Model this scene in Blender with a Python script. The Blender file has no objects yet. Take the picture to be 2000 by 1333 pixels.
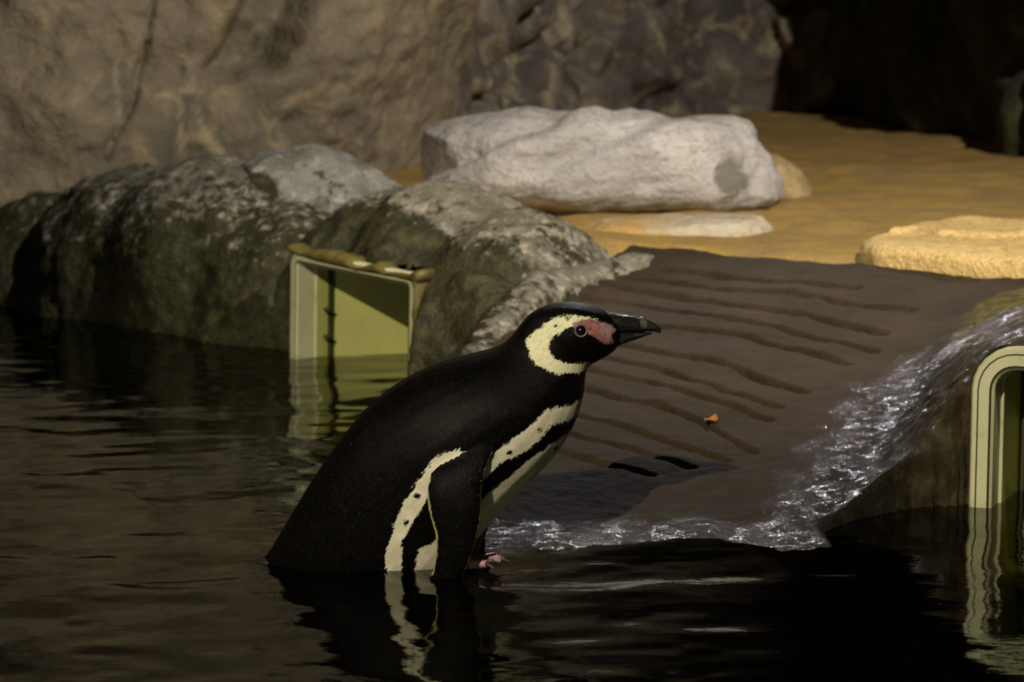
import bpy, bmesh, math
import numpy as np
from mathutils import Vector, Matrix
from mathutils.bvhtree import BVHTree

scene = bpy.context.scene
col = scene.collection
R = math.radians

# ------------------------------------------------------------------ camera
FPX, CAMH, PITCH = 5100.0, 0.71, R(8.32)
cam_d = bpy.data.cameras.new('camera')
cam_d.lens = 36.0 * FPX / 2000.0
cam_d.sensor_width = 36.0
cam_d.clip_start, cam_d.clip_end = 0.05, 60
cam_d.dof.use_dof = True
cam_d.dof.focus_distance = 3.1
cam_d.dof.aperture_fstop = 8.0
cam = bpy.data.objects.new('camera', cam_d)
cam.location = (0, 0, CAMH)
cam.rotation_euler = (R(90) - PITCH, 0, 0)
col.objects.link(cam)
scene.camera = cam

# ------------------------------------------------------------------ world, exposure
world = bpy.data.worlds.new('dim_hall')
scene.world = world
world.use_nodes = True
bg = world.node_tree.nodes['Background']
bg.inputs[0].default_value = (0.9, 0.8, 0.6, 1)
bg.inputs[1].default_value = 0.006
vs = scene.view_settings
vs.view_transform = 'Standard'
vs.look = 'None'
vs.gamma = 1.0
vs.use_curve_mapping = False
vs.exposure = 0.4

# ------------------------------------------------------------------ lamps of the exhibit
def spot(name, loc, target, power, color, size_deg, blend, radius):
    d = bpy.data.lights.new(name, 'SPOT')
    d.energy = power
    d.color = color
    d.spot_size = R(size_deg)
    d.spot_blend = blend
    d.shadow_soft_size = radius
    o = bpy.data.objects.new(name, d)
    o.location = loc
    o.rotation_euler = (Vector(target) - Vector(loc)).to_track_quat('-Z', 'Y').to_euler()
    col.objects.link(o)
    return o

# three ceiling spotlights, all above and outside the picture; each is read from the shadows and glints in the photo:
# right: lit right ends of the boulders, white left jambs inside both skimmers; front: the penguin's shadow on the
# ramp and the slanting shadow in the skimmer; back: the white glints on the wet shoulder of the ramp
spot('spotlight_right_offscreen', (2.25, 1.6, 3.0), (0.35, 5.9, 0.1), 760, (1.0, 0.91, 0.79), 50, 0.7, 0.03)
spot('spotlight_front_offscreen', (-1.25, -0.95, 2.95), (0.10, 3.70, 0.05), 680, (1.0, 0.89, 0.66), 26, 0.7, 0.02)
spot('spotlight_back_offscreen', (0.42, 7.6, 2.5), (0.40, 3.45, 0.06), 200, (1.0, 0.97, 0.98), 15, 0.7, 0.04)

# ------------------------------------------------------------------ helpers
cp, sp = math.cos(PITCH), math.sin(PITCH)

def ray(px, py):
    u = (px - 1000.0) / FPX
    v = -(py - 666.5) / FPX
    return np.array((u, cp + v * sp, -sp + v * cp))

def at_y(px, py, Y):
    d = ray(px, py)
    t = Y / d[1]
    return np.array((d[0] * t, Y, CAMH + d[2] * t))

def at_z(px, py, z):
    d = ray(px, py)
    t = (z - CAMH) / d[2]
    return np.array((d[0] * t, d[1] * t, z))

def smooth01(x):
    x = np.clip(x, 0, 1)
    return x * x * (3 - 2 * x)

def _hash(ix, iy, iz, seed):
    h = (ix.astype(np.int64) * 374761393 + iy.astype(np.int64) * 668265263 +
         iz.astype(np.int64) * 2147483647 + seed * 974634777) & 0xFFFFFFFF
    h = ((h ^ (h >> 13)) * 1274126177) & 0xFFFFFFFF
    h = ((h ^ (h >> 16)) * 2246822519) & 0xFFFFFFFF
    return ((h ^ (h >> 15)) & 0xFFFFFF) / float(0xFFFFFF)

def vnoise(P, seed=0):
    f = np.floor(P)
    w = P - f
    w = w * w * w * (w * (w * 6 - 15) + 10)
    ix, iy, iz = f[:, 0], f[:, 1], f[:, 2]
    r = np.zeros(len(P))
    for a in (0, 1):
        for b in (0, 1):
            for c in (0, 1):
                k = ((w[:, 0] if a else 1 - w[:, 0]) * (w[:, 1] if b else 1 - w[:, 1]) *
                     (w[:, 2] if c else 1 - w[:, 2]))
                r += k * _hash(ix + a, iy + b, iz + c, seed)
    return r * 2 - 1

def fbm(P, scale, octaves=4, seed=0, gain=0.5, lac=2.03):
    P = np.asarray(P, float) * scale
    r = np.zeros(len(P))
    a = 1.0
    for o in range(octaves):
        r += a * vnoise(P + o * 17.31, seed + o)
        a *= gain
        P = P * lac
    return r

def worley(P, scale, seed=0):
    P = np.asarray(P, float) * scale
    f = np.floor(P)
    d1 = np.full(len(P), 9.0)
    d2 = np.full(len(P), 9.0)
    for a in (-1, 0, 1):
        for b in (-1, 0, 1):
            for c in (-1, 0, 1):
                q = f + (a, b, c)
                j = np.stack([_hash(q[:, 0], q[:, 1], q[:, 2], seed + k) for k in (1, 2, 3)], 1)
                d = np.linalg.norm(q + j - P, axis=1)
                m = d < d1
                d2 = np.where(m, d1, np.minimum(d2, d))
                d1 = np.where(m, d, d1)
    return d1, d2

def poly_sd(P2, poly):
    """signed distance to a closed polygon, positive inside"""
    poly = np.asarray(poly, float)
    n = len(poly)
    best = np.full(len(P2), 1e9)
    inside = np.zeros(len(P2), bool)
    x, y = P2[:, 0], P2[:, 1]
    for i in range(n):
        a, b = poly[i], poly[(i + 1) % n]
        e = b - a
        t = np.clip(((x - a[0]) * e[0] + (y - a[1]) * e[1]) / max(e @ e, 1e-12), 0, 1)
        best = np.minimum(best, np.hypot(x - a[0] - t * e[0], y - a[1] - t * e[1]))
        c = ((a[1] > y) != (b[1] > y)) & (x < (b[0] - a[0]) * (y - a[1]) / (b[1] - a[1] + 1e-15) + a[0])
        inside ^= c
    return np.where(inside, best, -best)

def line_d(P2, line):
    line = np.asarray(line, float)
    best = np.full(len(P2), 1e9)
    x, y = P2[:, 0], P2[:, 1]
    for a, b in zip(line[:-1], line[1:]):
        e = b - a
        t = np.clip(((x - a[0]) * e[0] + (y - a[1]) * e[1]) / max(e @ e, 1e-12), 0, 1)
        best = np.minimum(best, np.hypot(x - a[0] - t * e[0], y - a[1] - t * e[1]))
    return best

def mesh_from(name, V, F, smooth=True):
    me = bpy.data.meshes.new(name)
    me.from_pydata([tuple(v) for v in V], [], [tuple(int(i) for i in f) for f in F])
    me.update()
    if smooth:
        me.polygons.foreach_set('use_smooth', np.ones(len(me.polygons), bool))
    return me

def fattr(me, name, vals):
    a = me.attributes.new(name, 'FLOAT', 'POINT')
    a.data.foreach_set('value', np.asarray(vals, np.float32))

def add(name, me, mat, parent=None, **props):
    o = bpy.data.objects.new(name, me)
    col.objects.link(o)
    if mat is not None:
        me.materials.append(mat)
    if parent is not None:
        o.parent = parent
    for k, v in props.items():
        o[k] = v
    return o

def verts(me):
    a = np.empty(len(me.vertices) * 3)
    me.vertices.foreach_get('co', a)
    return a.reshape(-1, 3)

def normals(me):
    a = np.empty(len(me.vertices) * 3)
    me.vertex_normals.foreach_get('vector', a)
    return a.reshape(-1, 3)

def set_verts(me, V):
    me.vertices.foreach_set('co', np.asarray(V, np.float32).ravel())
    me.update()

def grid_faces(nu, nv, keep=None):
    i = np.arange(nu * nv).reshape(nu, nv)
    F = np.stack([i[:-1, :-1], i[1:, :-1], i[1:, 1:], i[:-1, 1:]], -1).reshape(-1, 4)
    if keep is not None:
        k = keep.reshape(-1)
        F = F[k[F].all(1)]
    return F

def grid_mesh(name, V, nu, nv, keep=None):
    F = grid_faces(nu, nv, keep)
    used = np.unique(F)
    remap = np.full(len(V), -1)
    remap[used] = np.arange(len(used))
    me = bpy.data.meshes.new(name)
    V = V[used]
    F = remap[F]
    me.vertices.add(len(V))
    me.vertices.foreach_set('co', V.astype(np.float32).ravel())
    me.loops.add(F.size)
    me.loops.foreach_set('vertex_index', F.ravel().astype(np.int32))
    me.polygons.add(len(F))
    me.polygons.foreach_set('loop_start', np.arange(0, F.size, 4, dtype=np.int32))
    me.polygons.foreach_set('use_smooth', np.ones(len(F), bool))
    me.update(calc_edges=True)
    me.validate()
    return me, used

def realize(o):
    dg = bpy.context.evaluated_depsgraph_get()
    me = bpy.data.meshes.new_from_object(o.evaluated_get(dg))
    src = o.data
    bpy.data.objects.remove(o)
    bpy.data.meshes.remove(src)
    return me

def remeshed(name, me, voxel, smooth_it=4, cuts=()):
    o = bpy.data.objects.new(name + '_tmp', me)
    col.objects.link(o)
    m = o.modifiers.new('r', 'REMESH')
    m.mode = 'VOXEL'
    m.voxel_size = voxel
    m.use_smooth_shade = True
    if smooth_it:
        s = o.modifiers.new('s', 'SMOOTH')
        s.factor = 0.5
        s.iterations = smooth_it
    out = realize(o)
    out.name = name
    return out

def drop_faces(me, inside):
    """remove faces whose verts are all flagged"""
    bm = bmesh.new()
    bm.from_mesh(me)
    bm.verts.ensure_lookup_table()
    kill = [f for f in bm.faces if any(inside[v.index] for v in f.verts)]
    bmesh.ops.delete(bm, geom=kill, context='FACES')
    loose = [v for v in bm.verts if not v.link_faces]
    bmesh.ops.delete(bm, geom=loose, context='VERTS')
    bm.to_mesh(me)
    bm.free()
    me.update()

# ------------------------------------------------------------------ node helpers
class N:
    def __init__(s, name):
        s.m = bpy.data.materials.new(name)
        s.m.use_nodes = True
        s.t = s.m.node_tree
        s.t.nodes.clear()
        s.out = s.t.nodes.new('ShaderNodeOutputMaterial')
    def node(s, typ, ins=None, **kw):
        n = s.t.nodes.new(typ)
        for k, v in kw.items():
            setattr(n, k, v)
        for k, v in (ins or {}).items():
            s.put(n.inputs[k], v)
        return n
    def put(s, sock, v):
        if isinstance(v, bpy.types.NodeSocket):
            s.t.links.new(v, sock)
        elif v is not None:
            if isinstance(v, (tuple, list)) and len(v) == 3 and sock.type == 'RGBA':
                v = (*v, 1)
            sock.default_value = v
    def coord(s, scale=(1, 1, 1), rot=(0, 0, 0), kind='Object'):
        tc = s.node('ShaderNodeTexCoord')
        return s.node('ShaderNodeMapping', {0: tc.outputs[kind], 2: rot, 3: scale}).outputs[0]
    def noise(s, scale, detail=5, rough=0.55, vec=None, dist=0.0):
        vec = vec or s.coord()
        return s.node('ShaderNodeTexNoise', {'Vector': vec, 'Scale': scale, 'Detail': detail,
                                             'Roughness': rough, 'Distortion': dist}).outputs['Fac']
    def voro(s, scale, feature='F1', vec=None, out='Distance'):
        vec = vec or s.coord()
        return s.node('ShaderNodeTexVoronoi', {'Vector': vec, 'Scale': scale}, feature=feature).outputs[out]
    def ramp(s, fac, stops):
        r = s.node('ShaderNodeValToRGB', {0: fac})
        el = r.color_ramp.elements
        while len(el) < len(stops):
            el.new(0.5)
        for e, (p, c) in zip(el, stops):
            e.position = p
            e.color = (*c, 1) if isinstance(c, (tuple, list)) else (c, c, c, 1)
        return r.outputs[0]
    def math(s, op, a, b=0.0, c=0.0, clamp=False):
        n = s.node('ShaderNodeMath', {0: a, 1: b, 2: c}, operation=op)
        n.use_clamp = clamp
        return n.outputs[0]
    def rng(s, v, a, b, c=0.0, d=1.0):
        n = s.node('ShaderNodeMapRange', {'Value': v, 'From Min': a, 'From Max': b, 'To Min': c, 'To Max': d},
                   interpolation_type='SMOOTHSTEP')
        return n.outputs[0]
    def mix(s, fac, a, b, mode='MIX'):
        n = s.node('ShaderNodeMix', data_type='RGBA', blend_type=mode)
        s.put(n.inputs[0], fac)
        s.put(n.inputs[6], a)
        s.put(n.inputs[7], b)
        return n.outputs[2]
    def attr(s, name):
        return s.node('ShaderNodeAttribute', attribute_name=name).outputs['Fac']
    def posz(s):
        g = s.node('ShaderNodeNewGeometry')
        return s.node('ShaderNodeSeparateXYZ', {0: g.outputs['Position']}).outputs[2]
    def bump(s, h, strength=0.5, dist=0.01, normal=None):
        n = s.node('ShaderNodeBump', {'Strength': strength, 'Distance': dist, 'Height': h})
        if normal is not None:
            s.put(n.inputs['Normal'], normal)
        return n.outputs[0]
    def done(s, color, rough=0.7, normal=None, spec=0.5, coat=0.0, coat_rough=0.1, **kw):
        b = s.node('ShaderNodeBsdfPrincipled')
        s.put(b.inputs['Base Color'], color)
        s.put(b.inputs['Roughness'], rough)
        s.put(b.inputs['Specular IOR Level'], spec)
        s.put(b.inputs['Coat Weight'], coat)
        s.put(b.inputs['Coat Roughness'], coat_rough)
        if normal is not None:
            s.put(b.inputs['Normal'], normal)
        s.t.links.new(b.outputs[0], s.out.inputs[0])
        return s.m

M = {}

def mat_wall(name, c1, c2, c3, stain=(0.045, 0.033, 0.027), pale=(0.4, 0.35, 0.22)):
    n = N(name)
    big = n.noise(2.2, 5, 0.6)
    mid = n.noise(11, 6, 0.65, dist=0.6)
    c = n.mix(n.rng(big, 0.35, 0.65), c1, c2)
    c = n.mix(n.rng(mid, 0.45, 0.72), c, c3)
    fine = n.noise(70, 4, 0.6)
    c = n.mix(n.rng(fine, 0.3, 0.75, 0.0, 0.35), c, n.mix(0.5, c1, (0.03, 0.03, 0.02)))
    c = n.mix(n.rng(n.math('ADD', n.attr('stain'), n.math('MULTIPLY', n.math('SUBTRACT', mid, 0.5), 0.7)), 0.35, 0.65), c, stain)
    c = n.mix(n.math('MULTIPLY', n.attr('pale'), 0.7), c, pale)
    h = n.math('ADD', n.math('MULTIPLY', mid, 1.0), n.math('MULTIPLY', fine, 0.35))
    return n.done(c, 0.85, n.bump(h, 0.6, 0.03), 0.3)

M['wall_l'] = mat_wall('grey_rock_wall', (0.23, 0.19, 0.13), (0.12, 0.11, 0.08), (0.33, 0.26, 0.16))
M['wall_b'] = mat_wall('dark_rock_wall', (0.15, 0.13, 0.11), (0.055, 0.05, 0.045), (0.40, 0.33, 0.21))
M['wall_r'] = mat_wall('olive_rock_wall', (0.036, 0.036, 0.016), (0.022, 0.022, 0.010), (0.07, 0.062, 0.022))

def mat_sand():
    n = N('yellow_sand')
    a = n.noise(5, 5, 0.6)
    f = n.noise(260, 3, 0.7)
    c = n.mix(n.rng(a, 0.35, 0.65), (0.42, 0.275, 0.085), (0.34, 0.235, 0.095))
    c = n.mix(n.rng(f, 0.4, 0.7, 0, 0.5), c, (0.20, 0.115, 0.03))
    h = n.math('ADD', n.math('MULTIPLY', f, 0.35), n.noise(35, 5, 0.6))
    return n.done(c, 0.95, n.bump(h, 0.5, 0.02), 0.15)
M['sand'] = mat_sand()

def mat_bank(name, light, light2, algae_hi, bright=1.0):
    """mottled artificial rock, algae grown over the wet lower band"""
    n = N(name)
    mid = n.noise(9, 6, 0.6, dist=0.3)
    sm = n.noise(42, 6, 0.7, dist=0.15)
    fine = n.noise(140, 4, 0.6)
    c = n.mix(n.rng(mid, 0.38, 0.62), light, light2)
    c = n.mix(n.rng(sm, 0.52, 0.68), c, tuple(x * 1.7 * bright for x in light))
    pit = n.voro(26)
    c = n.mix(n.rng(pit, 0.0, 0.22, 0.75, 0.0), c, (0.03, 0.028, 0.02))
    a = n.math('ADD', n.math('MULTIPLY', n.math('SUBTRACT', mid, 0.5), 0.34),
               n.math('MULTIPLY', n.math('SUBTRACT', sm, 0.5), 0.62))
    zz = n.math('ADD', n.math('ADD', n.posz(), n.math('MULTIPLY', n.attr('stain'), -1.0)), a)
    alg = n.rng(zz, algae_hi - 0.05, algae_hi + 0.05, 1.0, 0.0)
    al = n.mix(n.rng(sm, 0.4, 0.65), (0.022, 0.022, 0.008), (0.060, 0.056, 0.020))
    al = n.mix(n.rng(fine, 0.58, 0.75, 0, 0.5), al, (0.12, 0.11, 0.045))
    c = n.mix(alg, c, al)
    h = n.math('ADD', n.math('MULTIPLY', sm, 1.0), n.math('MULTIPLY', fine, 0.4))
    return n.done(c, n.rng(alg, 0, 1, 0.8, 0.62), n.bump(h, 0.7, 0.012), 0.35)
M['bank'] = mat_bank('mossy_bank_rock', (0.20, 0.185, 0.15), (0.10, 0.095, 0.07), 0.25)
M['bank_b'] = mat_bank('grey_bank_rock', (0.23, 0.22, 0.20), (0.13, 0.125, 0.105), 0.19)
M['bank_c'] = mat_bank('pitted_bank_rock', (0.22, 0.20, 0.155), (0.13, 0.12, 0.085), 0.21)

def mat_boulder(name, base, base2, dark):
    n = N(name)
    a = n.noise(7, 6, 0.6, dist=0.4)
    b = n.noise(30, 5, 0.65, dist=0.8)
    f = n.noise(130, 3, 0.6)
    c = n.mix(n.rng(a, 0.35, 0.65), base, base2)
    c = n.mix(n.rng(b, 0.56, 0.70, 0, 0.6), c, tuple(x * 0.55 for x in base2))
    vein = n.noise(12, 4, 0.6, vec=n.coord((1, 1, 4), (0, R(25), 0)), dist=1.2)
    c = n.mix(n.rng(n.math('ABSOLUTE', n.math('SUBTRACT', vein, 0.5)), 0.0, 0.025, 0.6, 0), c, dark)
    st = n.math('ADD', n.attr('stain'), n.math('ADD', n.math('MULTIPLY', n.math('SUBTRACT', a, 0.5), 0.9),
                                               n.math('MULTIPLY', n.math('SUBTRACT', b, 0.5), 0.9)))
    c = n.mix(n.rng(st, 0.3, 0.7, 0, 0.85), c, dark)
    h = n.math('ADD', b, n.math('MULTIPLY', f, 0.4))
    return n.done(c, 0.8, n.bump(h, 0.75, 0.014), 0.3)
M['boulder'] = mat_boulder('pale_boulder_stone', (0.52, 0.49, 0.48), (0.40, 0.38, 0.375), (0.12, 0.11, 0.085))
M['tan'] = mat_boulder('tan_stone', (0.44, 0.32, 0.16), (0.36, 0.26, 0.13), (0.22, 0.15, 0.06))
M['flat'] = mat_boulder('dusty_pale_stone', (0.50, 0.45, 0.36), (0.42, 0.36, 0.26), (0.46, 0.28, 0.075))
M['slab'] = mat_boulder('sandy_slab_stone', (0.68, 0.48, 0.20), (0.60, 0.42, 0.17), (0.22, 0.15, 0.035))

def mat_ramp():
    n = N('wet_brown_concrete')
    a = n.noise(6, 5, 0.6)
    f = n.noise(110, 4, 0.65)
    g = n.noise(420, 2, 0.6)
    c = n.mix(n.rng(a, 0.35, 0.65), (0.050, 0.035, 0.022), (0.034, 0.025, 0.015))
    c = n.mix(n.rng(f, 0.55, 0.75, 0, 0.45), c, (0.026, 0.019, 0.013))
    c = n.mix(n.rng(g, 0.68, 0.78, 0, 0.8), c, (0.17, 0.14, 0.09))
    moss = n.rng(n.math('ADD', n.attr('moss'), n.math('MULTIPLY', n.math('SUBTRACT', n.noise(16, 5, 0.6), 0.5), 0.9)), 0.35, 0.7)
    c = n.mix(moss, c, n.mix(n.rng(n.noise(45, 4), 0.4, 0.65), (0.06, 0.048, 0.012), (0.13, 0.105, 0.024)))
    dark = n.rng(n.math('ADD', n.attr('face'), n.math('MULTIPLY', n.math('SUBTRACT', n.noise(20, 5, 0.6), 0.5), 0.7)), 0.3, 0.7)
    c = n.mix(dark, c, n.mix(n.rng(n.noise(24, 5, 0.65), 0.4, 0.65), (0.026, 0.021, 0.011), (0.062, 0.050, 0.026)))
    silt = n.rng(n.math('ADD', n.posz(), n.math('MULTIPLY', n.math('SUBTRACT', n.noise(12, 5, 0.6), 0.5), 0.05)), -0.03, 0.004, 1.0, 0.0)
    c = n.mix(silt, c, n.mix(n.rng(n.noise(13, 6, 0.65, dist=0.8), 0.42, 0.66), (0.06, 0.05, 0.018), (0.19, 0.15, 0.06)))
    c = n.mix(n.rng(n.attr('wet'), 0.25, 0.8, 0.0, 0.72), c, (0.010, 0.008, 0.006))      # soaked concrete
    wet = n.math('ADD', n.attr('wet'), n.math('MULTIPLY', n.math('SUBTRACT', n.noise(14, 5, 0.6), 0.5), 0.9))
    wet = n.rng(wet, 0.3, 0.7)
    wet = n.math('MULTIPLY', wet, n.rng(n.noise(48, 4, 0.65), 0.47, 0.62, 0.06, 1.0))
    h = n.math('ADD', n.math('MULTIPLY', f, 0.8), n.math('MULTIPLY', g, 0.25))
    h2 = n.noise(90, 3, 0.6)
    nb = n.bump(h, 0.45, 0.008)
    nb2 = n.bump(h2, 1.0, 0.0042)
    return n.done(c, n.rng(wet, 0, 1, 0.75, 0.45), nb, n.rng(wet, 0, 1, 0.25, 0.5), 
                  coat=wet, coat_rough=0.07) if False else _ramp_done(n, c, wet, nb, nb2)

def _ramp_done(n, c, wet, nb, nb2):
    b = n.node('ShaderNodeBsdfPrincipled', {'Base Color': c, 'Roughness': n.rng(wet, 0, 1, 0.8, 0.6),
                                            'Specular IOR Level': 0.07, 'Normal': nb,
                                            'Coat Weight': wet, 'Coat Roughness': 0.06, 'Coat IOR': 1.8, 'Coat Normal': nb2})
    n.t.links.new(b.outputs[0], n.out.inputs[0])
    return n.m
M['ramp'] = mat_ramp()

def mat_floor():
    n = N('silty_pool_floor')
    a = n.noise(3.0, 5, 0.6)
    b = n.noise(14, 6, 0.65, dist=0.7)
    c = n.mix(n.rng(a, 0.35, 0.65), (0.10, 0.075, 0.025), (0.05, 0.052, 0.020))
    c = n.mix(n.rng(b, 0.48, 0.68), c, (0.20, 0.145, 0.055))
    c = n.mix(n.rng(n.noise(4.5, 3), 0.56, 0.66, 0, 0.7), c, (0.16, 0.07, 0.035))
    c = n.mix(n.rng(n.noise(3.1, 3, vec=n.coord((1, 1, 1), (0, 0, 1.0))), 0.54, 0.66, 0, 0.7), c, (0.045, 0.085, 0.03))
    return n.done(c, 0.9, n.bump(b, 0.5, 0.02), 0.2)
M['floor'] = mat_floor()

def mat_water():
    n = N('pool_water')
    h = n.math('ADD', n.noise(30, 4, 0.55, vec=n.coord((0.7, 1.2, 1)), dist=0.6),
               n.math('MULTIPLY', n.noise(85, 3, 0.5, vec=n.coord((0.6, 1.3, 1))), 0.25))
    nb = n.bump(h, 0.035, 0.012)
    gl = n.node('ShaderNodeBsdfGlossy', {'Color': (0.95, 0.97, 0.9), 'Roughness': 0.03, 'Normal': nb})
    tr = n.node('ShaderNodeBsdfTransparent', {'Color': (0.78, 0.70, 0.42, 1)})
    fr = n.node('ShaderNodeFresnel', {'IOR': 1.33, 'Normal': nb})
    mx = n.node('ShaderNodeMixShader', {0: fr.outputs[0], 1: tr.outputs[0], 2: gl.outputs[0]})
    n.t.links.new(mx.outputs[0], n.out.inputs[0])
    return n.m
M['water'] = mat_water()

def mat_plastic(name, c1, c2, dirt, amount=0.5):
    n = N(name)
    a = n.noise(9, 5, 0.6)
    f = n.noise(60, 4, 0.6)
    c = n.mix(n.rng(a, 0.3, 0.7), c1, c2)
    c = n.mix(n.rng(f, 0.55, 0.75, 0, amount), c, dirt)
    return n.done(c, 0.5, n.bump(f, 0.1, 0.002), 0.4)
M['plastic'] = mat_plastic('aged_cream_plastic', (0.62, 0.61, 0.40), (0.52, 0.52, 0.31), (0.25, 0.25, 0.08), 0.35)
M['plastic_in'] = mat_plastic('algae_tinted_plastic', (0.50, 0.50, 0.16), (0.42, 0.43, 0.13), (0.25, 0.25, 0.05), 0.35)
M['seam'] = mat_plastic('dark_seam', (0.06, 0.06, 0.03), (0.05, 0.05, 0.02), (0.03, 0.03, 0.01))
M['mortar'] = mat_plastic('ochre_mortar', (0.15, 0.12, 0.03), (0.10, 0.08, 0.022), (0.05, 0.04, 0.01), 0.7)

# ================================================================== STRUCTURE
# ---- ramp / platform height field
def ramp_front(X):
    return np.interp(X, [0.40, 0.46, 0.52, 0.60, 0.80, 1.2, 2.2], [3.19, 3.26, 3.325, 3.355, 3.275, 3.10, 2.7])

def ramp_left(Y):
    return np.interp(Y, [2.4, 3.2, 3.6, 3.9, 4.2, 4.6, 5.2], [-0.085, -0.085, -0.10, -0.10, -0.02, 0.18, 0.30])

def ramp_h(X, Y, left=True):
    Yl = np.maximum(4.773 - 0.72 * X, 3.75)
    r = (Y - 3.13) / (Yl - 3.13)
    k = 0.07
    hh = np.clip(0.5 + 0.5 * (1.0 - r) / k, 0, 1)
    rs = 1.0 * (1 - hh) + r * hh - k * hh * (1 - hh)
    z = 0.205 * np.where(r < 0, r * 0.9, rs)
    m = smooth01((X - 0.43 - 0.27 * (np.maximum(Y, 3.25) - 3.3)) / 0.23) * smooth01((Y - 3.08) / 0.12)
    z = z + (0.207 - z) * m
    z = z - 0.06 * smooth01((Y - Yl - 0.02) / 0.07)
    fall = smooth01((Y - ramp_front(X) + 0.005) / 0.05)
    w = smooth01((X - 0.38) / 0.09)
    zf = -0.22 + (z + 0.22) * fall
    z = z + (zf - z) * w
    # the slab breaks off on the left and out in the pool
    le = smooth01((X - ramp_left(Y) + 0.08) / 0.10)
    if left:
        z = -0.24 + (z + 0.24) * le
    fe = smooth01((Y - 2.35) / 0.3)
    z = -0.24 + (z + 0.24) * fe
    return z

def on_ramp(px, py):
    d = ray(px, py)
    lo, hi = 2.6, 6.0
    for _ in range(40):
        mid = 0.5 * (lo + hi)
        t = mid / d[1]
        z = CAMH + d[2] * t
        Yl = max(4.773 - 0.72 * d[0] * t, 3.75)
        if z > 0.205 * (mid - 3.13) / (Yl - 3.13):
            lo = mid
        else:
            hi = mid
    t = lo / d[1]
    return np.array((d[0] * t, lo, CAMH + d[2] * t))

GROOVES = [
    [(1285, 526), (1395, 537), (1532, 551), (1670, 564)],
    [(1175, 540), (1300, 549), (1422, 565), (1560, 578), (1632, 589), (1780, 608)],
    [(1164, 559), (1312, 573), (1450, 597), (1587, 617), (1725, 647)],
    [(1125, 580), (1257, 594), (1395, 617), (1505, 636), (1708, 683)],
    [(1110, 612), (1296, 637), (1439, 654), (1532, 674), (1653, 710)],
    [(1150, 655), (1208, 667), (1340, 691), (1450, 718), (1568, 765)],
    [(1120, 682), (1164, 691), (1285, 715), (1395, 752), (1521, 793)],
    [(1100, 708), (1147, 721), (1257, 742), (1367, 775), (1499, 817)],
    [(1100, 748), (1142, 757), (1285, 790), (1395, 838), (1472, 880)],
    [(1100, 795), (1164, 817), (1285, 853), (1417, 900)],
    [(1060, 828), (1120, 848), (1230, 881), (1351, 916)],
    [(1030, 862), (1092, 883), (1186, 911), (1268, 933)],
]
GW = [np.array([on_ramp(*p)[:2] for p in g]) for g in GROOVES]

xs = np.concatenate([np.arange(-0.45, 0.85, 0.0042), np.arange(0.85, 2.0, 0.012)])
ys = np.concatenate([np.arange(2.3, 3.0, 0.012), np.arange(3.0, 4.75, 0.0031), np.arange(4.75, 5.1, 0.02)])
gx, gy = np.meshgrid(xs, ys, indexing='ij')
X, Y = gx.ravel(), gy.ravel()
P3 = np.stack([X, Y, 0 * X], 1)
wob = 0.012 * fbm(P3, 9, 3, 5)
Z = ramp_h(X + wob, Y + wob)
groove = np.zeros(len(X))
P2 = np.stack([X + 0.003 * vnoise(P3 * 22, 3), Y + 0.003 * vnoise(P3 * 18, 4)], 1)
for i, g in enumerate(GW):
    dd = line_d(P2, g)
    wdt = (0.0062 + 0.0028 * smooth01((Y - 3.4) / 0.9)) * (1 + 0.25 * vnoise(P3 * 7 + i * 3.1, 9))
    groove = np.maximum(groove, np.exp(-(dd / wdt) ** 4) * (0.85 + 0.15 * vnoise(P3 * 12 + i * 5.7, 6)))
Z = Z - 0.022 * groove
rough_face = smooth01((X - 0.45) / 0.15) * smooth01((3.75 - Y) / 0.2)
wetz = smooth01((X - 0.2) / 0.2) * smooth01((3.9 - Y) / 0.3)
Z = Z + 0.004 * fbm(P3, 8, 4, 11) + (0.0010 + 0.0002 * wetz) * fbm(P3, 55, 3, 12) + rough_face * 0.014 * fbm(P3, 16, 4, 13)
Yw = Y + 0.035 * rough_face * fbm(np.stack([X, Z * 2, 0 * X], 1), 14, 4, 14)
V = np.stack([X, Yw, Z], 1)

# skimmer placements:  origin (x, y, z of opening centre), yaw, half width, half height
SK_L = dict(o=np.array((-0.395, 4.665)), yaw=R(-49), w=0.36, top=0.195, bot=-0.13, roll=0.036)
SK_R = dict(o=np.array((0.602, 3.365)), yaw=R(-24), w=0.34, top=0.214, bot=-0.13)

def sk_local(S, P):
    c, s = math.cos(S['yaw']), math.sin(S['yaw'])
    dx, dy = P[:, 0] - S['o'][0], P[:, 1] - S['o'][1]
    return np.stack([dx * c + dy * s, -dx * s + dy * c, P[:, 2]], 1)

def sk_inside(S, P, margin=0.012, depth=0.33):
    L = sk_local(S, P)
    return ((L[:, 0] > margin) & (L[:, 0] < S['w'] - margin) & (L[:, 1] > -0.25) & (L[:, 1] < depth) &
            (L[:, 2] > S['bot']) & (L[:, 2] < S['top'] - margin - S.get('roll', 0.0) * L[:, 0]))

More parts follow.
